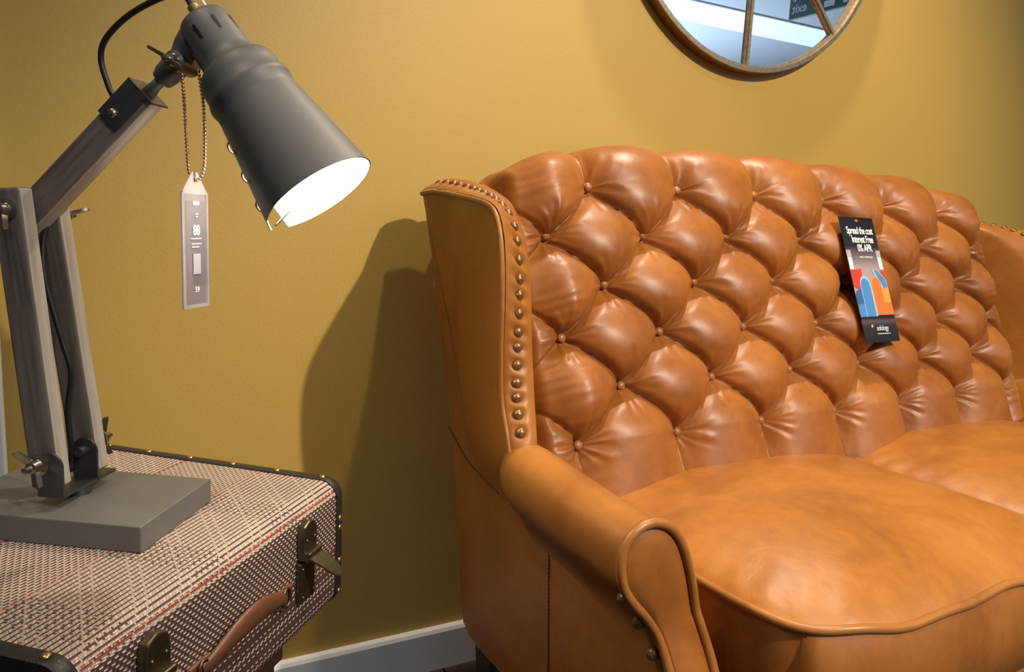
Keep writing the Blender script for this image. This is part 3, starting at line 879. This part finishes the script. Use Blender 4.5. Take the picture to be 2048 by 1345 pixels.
# ------------------------------------------------------------------ side table and suitcase
CASE_TOP, CASE_BOT = 0.590, 0.418
CA = math.radians(47.5)
Adir = Vector((math.cos(CA), math.sin(CA), 0)); Bdir = Vector((-math.sin(CA), math.cos(CA), 0))
CL, CD = 0.452, 0.385
Fc = Vector((0.268, 0.955, 0))
cc = Fc - Adir*(CL/2) + Bdir*(CD/2)
table = empty('side_table', (cc.x, cc.y, 0), CA)
tag(table, 'dark brown wooden side table carrying the tweed suitcase', 'table')
MB().box((-0.035, 0.0, CASE_BOT-0.017), (CL-0.13, CD-0.05, 0.032), bev=0.003).build('tabletop', M['table_wood'], table, smooth=False)
for sx in (-1, 1):
    for sy in (-1, 1):
        x = -0.035 + sx*(CL/2-0.095); y = sy*(CD/2-0.055); z1 = CASE_BOT-0.033
        b = 0.014; t = 0.022; ox = sx*-0.0
        MB().add([(x-b, y-b, 0), (x+b, y-b, 0), (x+b, y+b, 0), (x-b, y+b, 0), (x-t, y-t, z1), (x+t, y-t, z1), (x+t, y+t, z1), (x-t, y+t, z1)],
                 [(0, 3, 2, 1), (4, 5, 6, 7), (0, 1, 5, 4), (1, 2, 6, 5), (2, 3, 7, 6), (3, 0, 4, 7)]).build('leg', M['table_wood'], table, smooth=False)

case = empty('suitcase', (cc.x, cc.y, CASE_BOT), CA)
tag(case, 'checked tweed suitcase with black studded edges and brass catches', 'suitcase')
CHt = CASE_TOP-CASE_BOT
def round_rect(hw, h0, h1, r, n=8):
    pts = []
    for (cx, cz, a0) in ((hw-r, h0+r, -90), (hw-r, h1-r, 0), (-hw+r, h1-r, 90), (-hw+r, h0+r, 180)):
        for k in range(n+1):
            a = math.radians(a0+90*k/n); pts.append((cx+r*math.cos(a), cz+r*math.sin(a)))
    return pts
def case_shell(name, mat, x0, x1, off, nx, parent):
    loop = round_rect(CD/2+off, -off*0.2, CHt+off, 0.022+off)
    loop = [(p.x, p.z) for p in resample([(a, 0, b) for a, b in loop+[loop[0]]], 121)]
    arc = [0.0]
    for a, b in zip(loop, loop[1:]): arc.append(arc[-1]+math.hypot(b[0]-a[0], b[1]-a[1]))
    vs, fs, uv = [], [], []
    for i in range(nx+1):
        x = x0+(x1-x0)*i/nx
        for j, (y, z) in enumerate(loop):
            vs.append((x, y, z)); uv.append((x, arc[j]))
    m = len(loop)
    for i in range(nx):
        for j in range(m-1): fs.append((i*m+j, (i+1)*m+j, (i+1)*m+j+1, i*m+j+1))
    return mesh_obj(name, vs, fs, mat, parent, True, uv), loop
body, loop = case_shell('tweed_cover', M['tweed'], -CL/2+0.002, CL/2-0.002, 0.0, 8, case)
for sx in (-1, 1):
    # end panel and black trim band
    x = sx*(CL/2-0.002)
    vs = [(x, y, z) for (y, z) in loop[:-1]]
    uv = [(z, y) for (y, z) in loop[:-1]]
    mesh_obj('end_panel', vs, [tuple(range(len(vs)))], M['tweed'], case, False, uv)
    rows = []
    w0, w1 = (CL/2-0.0145), CL/2+0.001
    for (xx, off) in ((w0, -0.001), (w0, 0.0016), (w0+0.003, 0.0024), (w1-0.0025, 0.0024), (w1, 0.0008), (w1, -0.010)):
        lp = round_rect(CD/2+off, -off*0.4, CHt+off, 0.022+off)
        rows.append([(sx*xx, y, z) for y, z in lp])
    MB().grid(rows, cv=True).build('edge_trim', M['black_leather'], case, auto=40)
stud_me = None
def stud(p, nrm):
    global stud_me
    m4 = align(nrm, p)
    if stud_me is None:
        prof = [(0.0046*math.cos(t*math.pi/8)+1e-5, 0.0026*math.sin(t*math.pi/8)) for t in range(5)]
        o = MB().lathe(prof, seg=12).build('stud', M['brass'], case); o.matrix_local = m4; stud_me = o.data
    else: share('stud', stud_me, case, mat4=m4)
for sx in (-1, 1):
    x = sx*(CL/2-0.0072)
    for k in range(6): stud((x, -CD/2+0.024+k*0.0675, CHt+0.0024), (0, 0, 1))
    for z in (0.121, 0.108, 0.062, 0.018):
        stud((x, -CD/2-0.0024, z), (0, -1, 0)); stud((x, CD/2+0.0024, z), (0, 1, 0))
def latch(x):
    y = -CD/2
    zt = CHt
    lp_ = MB().box((x, y-0.0035, 0.078), (0.036, 0.007, 0.052), bev=0.002).build('latch', M['old_brass'], case, smooth=False)
    lt = MB()
    # rounded upper catch
    pr = [(-0.016, 0.118), (0.016, 0.118), (0.0165, 0.138), (0.013, 0.150), (0.0, 0.155), (-0.013, 0.150), (-0.0165, 0.138)]
    lt.prism([(x+p[0], p[1]) for p in pr], y, y-0.0105)
    o = lt.build('latch_catch', M['old_brass'], lp_, smooth=False)
    bv = o.modifiers.new('bevel', 'BEVEL'); bv.width = 0.0022; bv.segments = 2
    # middle hinge block and lever
    MB().box((x, y-0.009, 0.113), (0.030, 0.018, 0.012), bev=0.002).build('latch_hinge', M['old_brass'], lp_, smooth=False)
    lev = MB()
    rows = []
    for k in range(9):
        t = k/8
        yy = y-0.012-0.040*t; zz = 0.113-0.012*t-0.010*t*t
        hw = 0.015*(1-0.45*t**2)*(math.sqrt(max(0.0, 1-((t-0.8)/0.21)**2)) if t > 0.8 else 1)
        rows.append([(x-hw, yy, zz-0.0005), (x+hw, yy, zz-0.0005), (x+hw, yy, zz+0.0017), (x-hw, yy, zz+0.0017)])
    lev.grid(rows, cv=True)
    lev.build('latch_lever', M['old_brass'], lp_, smooth=False)
    for sx in (-1, 1):
        for z in (0.060, 0.096):
            MB().sphere((x+sx*0.0125, y-0.0072, z), 0.0022, 8, 5).build('screw', M['old_brass'], lp_)
        MB().sphere((x+sx*0.009, y-0.0105, 0.132), 0.0020, 8, 5).build('screw', M['old_brass'], lp_)
latch(CL/2-0.098)
latch(CL/2-0.362)
# handle: flat curved leather strap standing off the front
hd = MB(); rows = []
hx0, hx1 = CL/2-0.300, CL/2-0.150
for k in range(25):
    t = k/24
    x = hx0+(hx1-hx0)*t
    sn = math.sin(math.pi*t)
    out = 0.006+0.010*sn**0.6
    wdt = 0.0060+0.0075*sn
    th = 0.0030+0.0022*sn
    z = 0.080+0.020*sn; y = -CD/2-out
    tx = Vector((1, 0, 0))
    ring = []
    for q in range(12):
        a = 2*math.pi*q/12
        ring.append((x, y+th*math.cos(a), z+wdt*math.sin(a)))
    rows.append(ring)
hdo = hd.grid(rows, cv=True).build('handle', M['brown_leather'], case)
for hx in (hx0, hx1):
    MB().box((hx, -CD/2-0.004, 0.080), (0.034, 0.006, 0.020), bev=0.002).build('handle_tab', M['brown_leather'], hdo, smooth=False)
    MB().tube([(hx+0.008*math.cos(a*math.pi/8), -CD/2-0.009, 0.080+0.011*math.sin(a*math.pi/8)) for a in range(16)], 0.0017, 8, closed=True).build('handle_ring', M['old_brass'], hdo)

# ------------------------------------------------------------------ desk lamp
LO = Vector((-0.033, 0.937, CASE_TOP))
LA = math.radians(56.55-90)
lamp = empty('desk_lamp', LO, LA)     # local x to the right, y away, z up
tag(lamp, 'adjustable desk lamp with grey metal shade and greywashed wooden arms, switched on', 'lamp')
ZB = 0.0285
MB().box((0.0, 0.0, ZB/2), (0.232, 0.146, ZB), bev=0.0016).build('base', M['base_grey'], lamp, smooth=False)
MB().lathe([(0.0125, ZB), (0.0125, ZB+0.012)], seg=20).build('swivel_stub', M['gunmetal'], lamp, auto=40)
# U bracket along y (two upright plates)
br = MB()
br.box((0, 0, ZB+0.0125), (0.029, 0.090, 0.003))
for y in (-0.0445, 0.0125):
    pts = [(-0.0145, ZB+0.011), (0.0145, ZB+0.011), (0.0145, ZB+0.045)] + [(0.0145*math.cos(a*math.pi/10), ZB+0.045+0.0145*math.sin(a*math.pi/10)) for a in range(1, 10)] + [(-0.0145, ZB+0.045)]
    br.prism(pts, y-0.0013, y+0.0013)
br.build('bracket', M['gunmetal'], lamp, smooth=False)
def bar_part(name, p0, p1, wid, thick, mat, y0, bev=0.003):
    """bar in the local x-z plane from p0 to p1; wid across in that plane, thick along y"""
    p0 = Vector((p0[0], 0, p0[1])); p1 = Vector((p1[0], 0, p1[1])); d = (p1-p0); L_ = d.length
    m4 = align(d, (p0.x, y0, p0.z), (0, 1, 0))      # local x -> y, z along the bar
    o = MB().box((0, 0, L_/2), (thick, wid, L_), bev=bev, seg=3).build(name, mat, lamp, smooth=False)
    o.matrix_local = m4
    o.data.materials.append(M['pale_edge'])  # narrow faces take a paler tone than the broad ones
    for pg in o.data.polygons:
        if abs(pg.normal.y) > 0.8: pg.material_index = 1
    return o
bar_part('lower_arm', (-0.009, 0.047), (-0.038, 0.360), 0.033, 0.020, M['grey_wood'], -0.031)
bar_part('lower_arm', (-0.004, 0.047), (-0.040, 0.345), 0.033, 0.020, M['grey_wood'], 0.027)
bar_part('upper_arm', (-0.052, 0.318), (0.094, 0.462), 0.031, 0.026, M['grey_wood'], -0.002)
# metal end cap of the upper arm
ua = Vector((0.146, 0, 0.144)).normalized(); un = Vector((-ua.z, 0, ua.x))
m_cap = align(ua, (0.062, -0.002, 0.430), (0, 1, 0))
cap = MB()
cap.box((0.0, 0.0, 0.0245), (0.0295, 0.034, 0.0))
cap = MB().box((-0.0145, 0.0035, 0.021), (0.0015, 0.0265, 0.046)).box((0.0145, 0.0035, 0.021), (0.0015, 0.0265, 0.046)).box((0, 0, 0.0446), (0.0305, 0.034, 0.0018))
o = cap.build('arm_cap', M['gunmetal'], lamp, smooth=False); o.matrix_local = m_cap
MB().sphere((0.0645, -0.0185, 0.4385), 0.0050, 12, 8, sc=(1, 0.6, 1)).build('cap_screw', M['nickel'], lamp)
# rod and knuckle
MB().tube([(0.092, -0.002, 0.459), (0.101, -0.002, 0.468), (0.112, -0.002, 0.478)], lambda t: 0.0078-0.0022*min(1, t*2.2), 14).build('rod', M['lamp_grey'], lamp)
kn = MB().tube([(0.108, -0.002, 0.474), (0.113, -0.002, 0.479), (0.120, -0.002, 0.4855), (0.128, -0.002, 0.491), (0.134, -0.002, 0.494)], lambda t: 0.0085+0.0045*math.sin(math.pi*min(1, t*0.8+0.1)), 16)
kn.build('knuckle', M['lamp_grey'], lamp)
MB().tube([(0.131, 0.014, 0.4905), (0.131, -0.018, 0.4905)], 0.0105, 18).build('knuckle_disc', M['gunmetal'], lamp, auto=40)

def wing_nut(p, axis, spin, name='wing_nut', scale=1.0):
    """p: base on the bar, axis: outwards along the screw"""
    m4 = align(axis, p, (math.cos(spin), 0, math.sin(spin)))
    s = scale
    mb = MB()
    mb.lathe([(0.0115*s, 0), (0.0115*s, 0.0015*s), (0.0075*s, 0.003*s), (0.0072*s, 0.006*s), (0.0062*s, 0.012*s), (0.0035*s, 0.013*s), (0.0034*s, 0.021*s), (0.001*s, 0.022*s)], seg=18)
    for k in (-1, 1):
        rows = []
        for q in range(7):
            t = q/6
            c = Vector((k*(0.004+0.018*t)*s, 0, (0.007+0.010*t)*s)); hw = (0.0042-0.0004*t)*s*(1 if t < 0.95 else 0.7); th = (0.0022-0.0006*t)*s
            rows.append([c+Vector((0, -th, -hw)), c+Vector((0, th, -hw)), c+Vector((0, th, hw)), c+Vector((0, -th, hw))])
        mb.grid(rows, cv=True)
        b = len(mb.v); mb.f.append((b-4, b-3, b-2, b-1))
    o = mb.build(name, M['nickel'], lamp, auto=45)
    o.matrix_local = m4
    return o
wing_nut((-0.0115, -0.046, ZB+0.046), (0, -1, 0), math.radians(125))
wing_nut((-0.036, -0.041, 0.338), (0, -1, 0), math.radians(118))
wing_nut((0.000, 0.037, ZB+0.050), (0, 1, 0), math.radians(95))
wing_nut((-0.034, 0.037, 0.333), (0, 1, 0), math.radians(20))
wing_nut((0.131, -0.018, 0.4905), (0, -1, 0), math.radians(150), scale=0.9)
MB().tube([(0.0, 0.0, ZB+0.046), (0.0, 0.020, ZB+0.046)], 0.0055, 14).build('pivot_pin', M['gunmetal'], lamp, auto=40)

# shade: built along its own axis (local z of the shade = from cap to mouth)
T = Vector((0.1495, -0.001, 0.535)); Mo = Vector((0.280, -0.021, 0.369))
ax = (Mo-T); SL = ax.length
SHM = align(ax, T, (-0.7, 0.0, -0.55))      # shade local x points to the seam side (down-left in the photo)
f = SL
outer = [(0.0060, 0.000*f), (0.0190, 0.004*f), (0.0236, 0.018*f), (0.0258, 0.045*f), (0.0270, 0.12*f), (0.0276, 0.22*f), (0.0285, 0.268*f), (0.0330, 0.282*f), (0.0378, 0.298*f),
         (0.0402, 0.320*f), (0.0410, 0.36*f), (0.0416, 0.40*f), (0.0433, 0.415*f), (0.0440, 0.430*f), (0.0436, 0.446*f), (0.0424, 0.462*f), (0.0428, 0.50*f)]
cone0, cone1, z0c, z1c = 0.0428, 0.0590, 0.50*f, 1.0*f
sh = MB().lathe(outer, SHM, 64, True, False)
snk = sh.build('shade_neck', M['lamp_grey'], lamp)
GAP = [math.radians(a) for a in (2, 3, 5, 9, 15, 24, 36)]      # the rolled sheet gapes at the seam towards the mouth
def cone_sheet(inner):
    rows = []
    for k in range(21):
        t = k/20
        z = z0c+(z1c-z0c)*t; r = cone0+(cone1-cone0)*t - (0.0012 if inner else 0.0)
        g0 = math.radians(1.0) + math.radians(22)*max(0.0, t-0.10)/0.90
        g1 = 2*math.pi - math.radians(1.0)
        row = []
        for q in range(97):
            s_ = q/96
            a = g0+(g1-g0)*s_
            lift = 0.0035*math.exp(-((1-s_)/0.03)**2)*t
            row.append(SHM @ Vector(((r+lift)*math.cos(a), (r+lift)*math.sin(a), z)))
        rows.append(row)
    return rows
shd = MB().grid(cone_sheet(False)).build('shade', M['lamp_grey'], lamp)
inn = MB().grid(cone_sheet(True))
inn.lathe([(0.0412, 0.50*f), (0.038, 0.33*f), (0.026, 0.30*f), (0.020, 0.298*f)], SHM, 48, False, True)
inn.build('shade_lining', M['shade_in'], shd)
# ventilation slots in the cap
for ang in (-40, 5, 50, 95, 140, 185, 230, 275):
    a = math.radians(ang)
    rows = []
    for t in (0.050, 0.060, 0.190, 0.200):
        hw = 0.0010 if t in (0.050, 0.200) else 0.0018
        r = 0.0272
        rows.append([SHM @ Vector((r*math.cos(a+s_*hw/r), r*math.sin(a+s_*hw/r), t*f+0.006)) for s_ in (-1, 0, 1)])
    MB().grid(rows).build('vent_slot', M['cable'], snk)
# lacing rings and rivet holes at the seam
for t in (0.16, 0.46, 0.76):
    z = z0c+(z1c-z0c)*t; r = cone0+(cone1-cone0)*t
    c = Vector((r, 0, z))
    pts = [SHM @ (c+Vector((0.0062*math.cos(q*math.pi/10), 0.0035*math.sin(q*math.pi/10)*1.0, 0.0062*math.sin(q*math.pi/10)))) for q in range(20)]
    MB().tube(pts, 0.0011, 8, closed=True).build('lacing_ring', M['nickel'], shd)
    for aa in (-0.80,):
        hp = SHM @ Vector((r*math.cos(aa), r*math.sin(aa), z-0.012)); hn = (SHM.to_3x3() @ Vector((math.cos(aa), math.sin(aa), -0.15)))
        o = MB().lathe([(0.0029, 0), (0.0027, 0.0006), (0.0016, 0.0007), (0.0013, 0.0002)], seg=12).build('rivet', M['gunmetal'], shd)
        o.matrix_local = align(hn, hp)
# lacing wire end inside the mouth
MB().tube([SHM @ Vector((0.058, 0.004, 0.985*f)), SHM @ Vector((0.048, 0.006, 0.975*f)), SHM @ Vector((0.036, 0.010, 0.96*f))], 0.0012, 8).build('lacing_wire', M['nickel'], shd)
# bulb and its light
MB().lathe([(0.001, 0.86*f), (0.014, 0.85*f), (0.024, 0.80*f), (0.028, 0.73*f), (0.026, 0.66*f), (0.019, 0.58*f), (0.014, 0.50*f), (0.013, 0.36*f)], SHM, 28).build('bulb', M['bulb'], lamp)
ld = bpy.data.lights.new('bulb_light', 'POINT'); ld.energy = 0.8; ld.shadow_soft_size = 0.008; ld.color = (1.0, 0.9, 0.76)
lo = bpy.data.objects.new('bulb_light', ld); col.objects.link(lo); lo.parent = lamp; lo.location = SHM @ Vector((0.036, 0.006, 0.80*f))
# collar between knuckle and cap
MB().tube([(0.129, -0.004, 0.4885), (0.133, -0.006, 0.497), (0.138, -0.007, 0.507), (0.146, -0.006, 0.519), (0.152, -0.003, 0.525)], lambda t: 0.0105+0.004*t, 16).build('neck_bracket', M['lamp_grey'], lamp)
# brass cable gland and cable
MB().box((-0.004, 0, -0.004), (0.0012, 0.005, 0.014), SHM @ Matrix.Translation((-0.008, 0, -0.002)), bev=0.0004).build('cable_label', M['ink_white'], lamp, smooth=False)
gl0 = SHM @ Vector((0, 0, -0.014)); gl1 = SHM @ Vector((0, 0, 0.003))
MB().tube([gl0, gl1], 0.0058, 12).build('cable_gland', M['brass'], lamp, auto=40)
cab = catmull([SHM @ Vector((0, 0, -0.010)), (0.128, 0.004, 0.5585), (0.100, 0.008, 0.554), (0.066, 0.010, 0.537), (0.041, 0.012, 0.515), (0.034, 0.014, 0.495), (0.041, 0.014, 0.469), (0.047, 0.016, 0.448),
               (0.030, 0.017, 0.410), (-0.010, 0.015, 0.365), (-0.030, 0.006, 0.320), (-0.028, -0.002, 0.27), (-0.012, -0.001, 0.20), (-0.004, 0.0, 0.165), (-0.010, 0.0, 0.12), (-0.012, 0.006, 0.075), (-0.014, 0.006, 0.050)], 8)
MB().tube(cab, 0.0031, 10).build('cable', M['cable'], lamp)
MB().tube([(-0.10, 0.020, 0.0035), (-0.135, 0.030, 0.0035), (-0.20, 0.035, 0.0035), (-0.26, 0.03, 0.0035)], 0.0033, 8).build('power_cable', M['cable'], lamp)

# ------------------------------------------------------------------ price tag hanging from the lamp
ptag = empty('price_tag', Matrix.Translation(LO) @ Matrix.Rotation(LA, 4, 'Z') @ Vector((0.146, -0.012, 0.247)), LA+math.radians(90-8))
tag(ptag, 'small price tag in a clear plastic sleeve hanging by a bead chain from the lamp', 'price tag')
TWd, THt = 0.039, 0.117
ez = 0.0009
MB().box((0, 0, THt/2), (TWd, 0.0012, THt)).build('sleeve', M['plastic'], ptag, smooth=False)
icd = MB().box((0.001, 0, THt/2-0.002), (TWd*0.76, 0.0006, THt*0.90)).build('insert_card', M['tag_card'], ptag, smooth=False)
ed = MB()
for x in (-TWd/2, TWd/2): ed.box((x, 0, THt/2), (0.003, 0.0020, THt))
ed.box((0, 0, 0.0015), (TWd, 0.0020, 0.003)); ed.box((0, 0, THt), (TWd, 0.0020, 0.003))
ed.build('sleeve_edge', M['plastic_edge'], ptag, smooth=False)
MB().add([(-TWd/2, -0.0006, THt+0.001), (TWd/2, -0.0006, THt+0.001), (0.004, -0.0006, THt+0.021), (-0.004, -0.0006, THt+0.021), (-TWd/2, 0.0006, THt+0.001), (TWd/2, 0.0006, THt+0.001), (0.004, 0.0006, THt+0.021), (-0.004, 0.0006, THt+0.021)],
         [(0, 1, 2, 3), (7, 6, 5, 4), (0, 4, 5, 1), (1, 5, 6, 2), (2, 6, 7, 3), (3, 7, 4, 0)]).build('sleeve_top', M['plastic_edge'], ptag, smooth=False)
def tmark(x0, z0, x1, z1): return MB().box(((x0+x1)/2, -0.0010, (z0+z1)/2), (abs(x1-x0), 0.0006, abs(z1-z0))).build('printed_mark', M['ink_white'], icd, smooth=False)
tmark(-0.004, 0.105, 0.006, 0.1085)
tmark(-0.001, 0.0955, 0.004, 0.0965); tmark(0.000, 0.0925, 0.003, 0.0938)
FM = Matrix.Rotation(math.radians(90), 4, 'X')
text_obj('printed_price', '88', 0.0145, M['ink_white'], icd, (0.001, 0.079, 0.0011), FM, 0.0003, 0.75)
tmark(-0.008, 0.0705, 0.009, 0.0714); tmark(-0.007, 0.0650, 0.008, 0.0660); tmark(-0.007, 0.0620, 0.005, 0.0630)
MB().box((0.001, -0.0010, 0.045), (0.012, 0.0006, 0.021)).build('printed_picture', M['ink_grey'], icd, smooth=False)
text_obj('printed_code', '59', 0.0080, M['ink_white'], icd, (0.001, 0.0185, 0.0011), FM, 0.0001, 0.9)
# bead chain (lamp frame to tag frame)
inv = (Matrix.Translation(Vector((0.146, -0.012, 0.247))) @ Matrix.Rotation(math.radians(82), 4, 'Z')).inverted()
ch = catmull([(0.1375, -0.016, 0.478), (0.1395, -0.016, 0.450), (0.1400, -0.014, 0.410), (0.1415, -0.013, 0.384), (0.1485, -0.012, 0.3765), (0.1560, -0.012, 0.386), (0.1585, -0.013, 0.410), (0.1580, -0.014, 0.450), (0.1545, -0.016, 0.482)], 20)
ch = resample(ch, 60)
mb = MB()
for p in ch: mb.sphere(inv @ Vector(p), 0.0019, 8, 5)
mb.tube([inv @ Vector(p) for p in ch], 0.0005, 5)
tag(mb.build('bead_chain', M['chain'], ptag), kind='stuff')
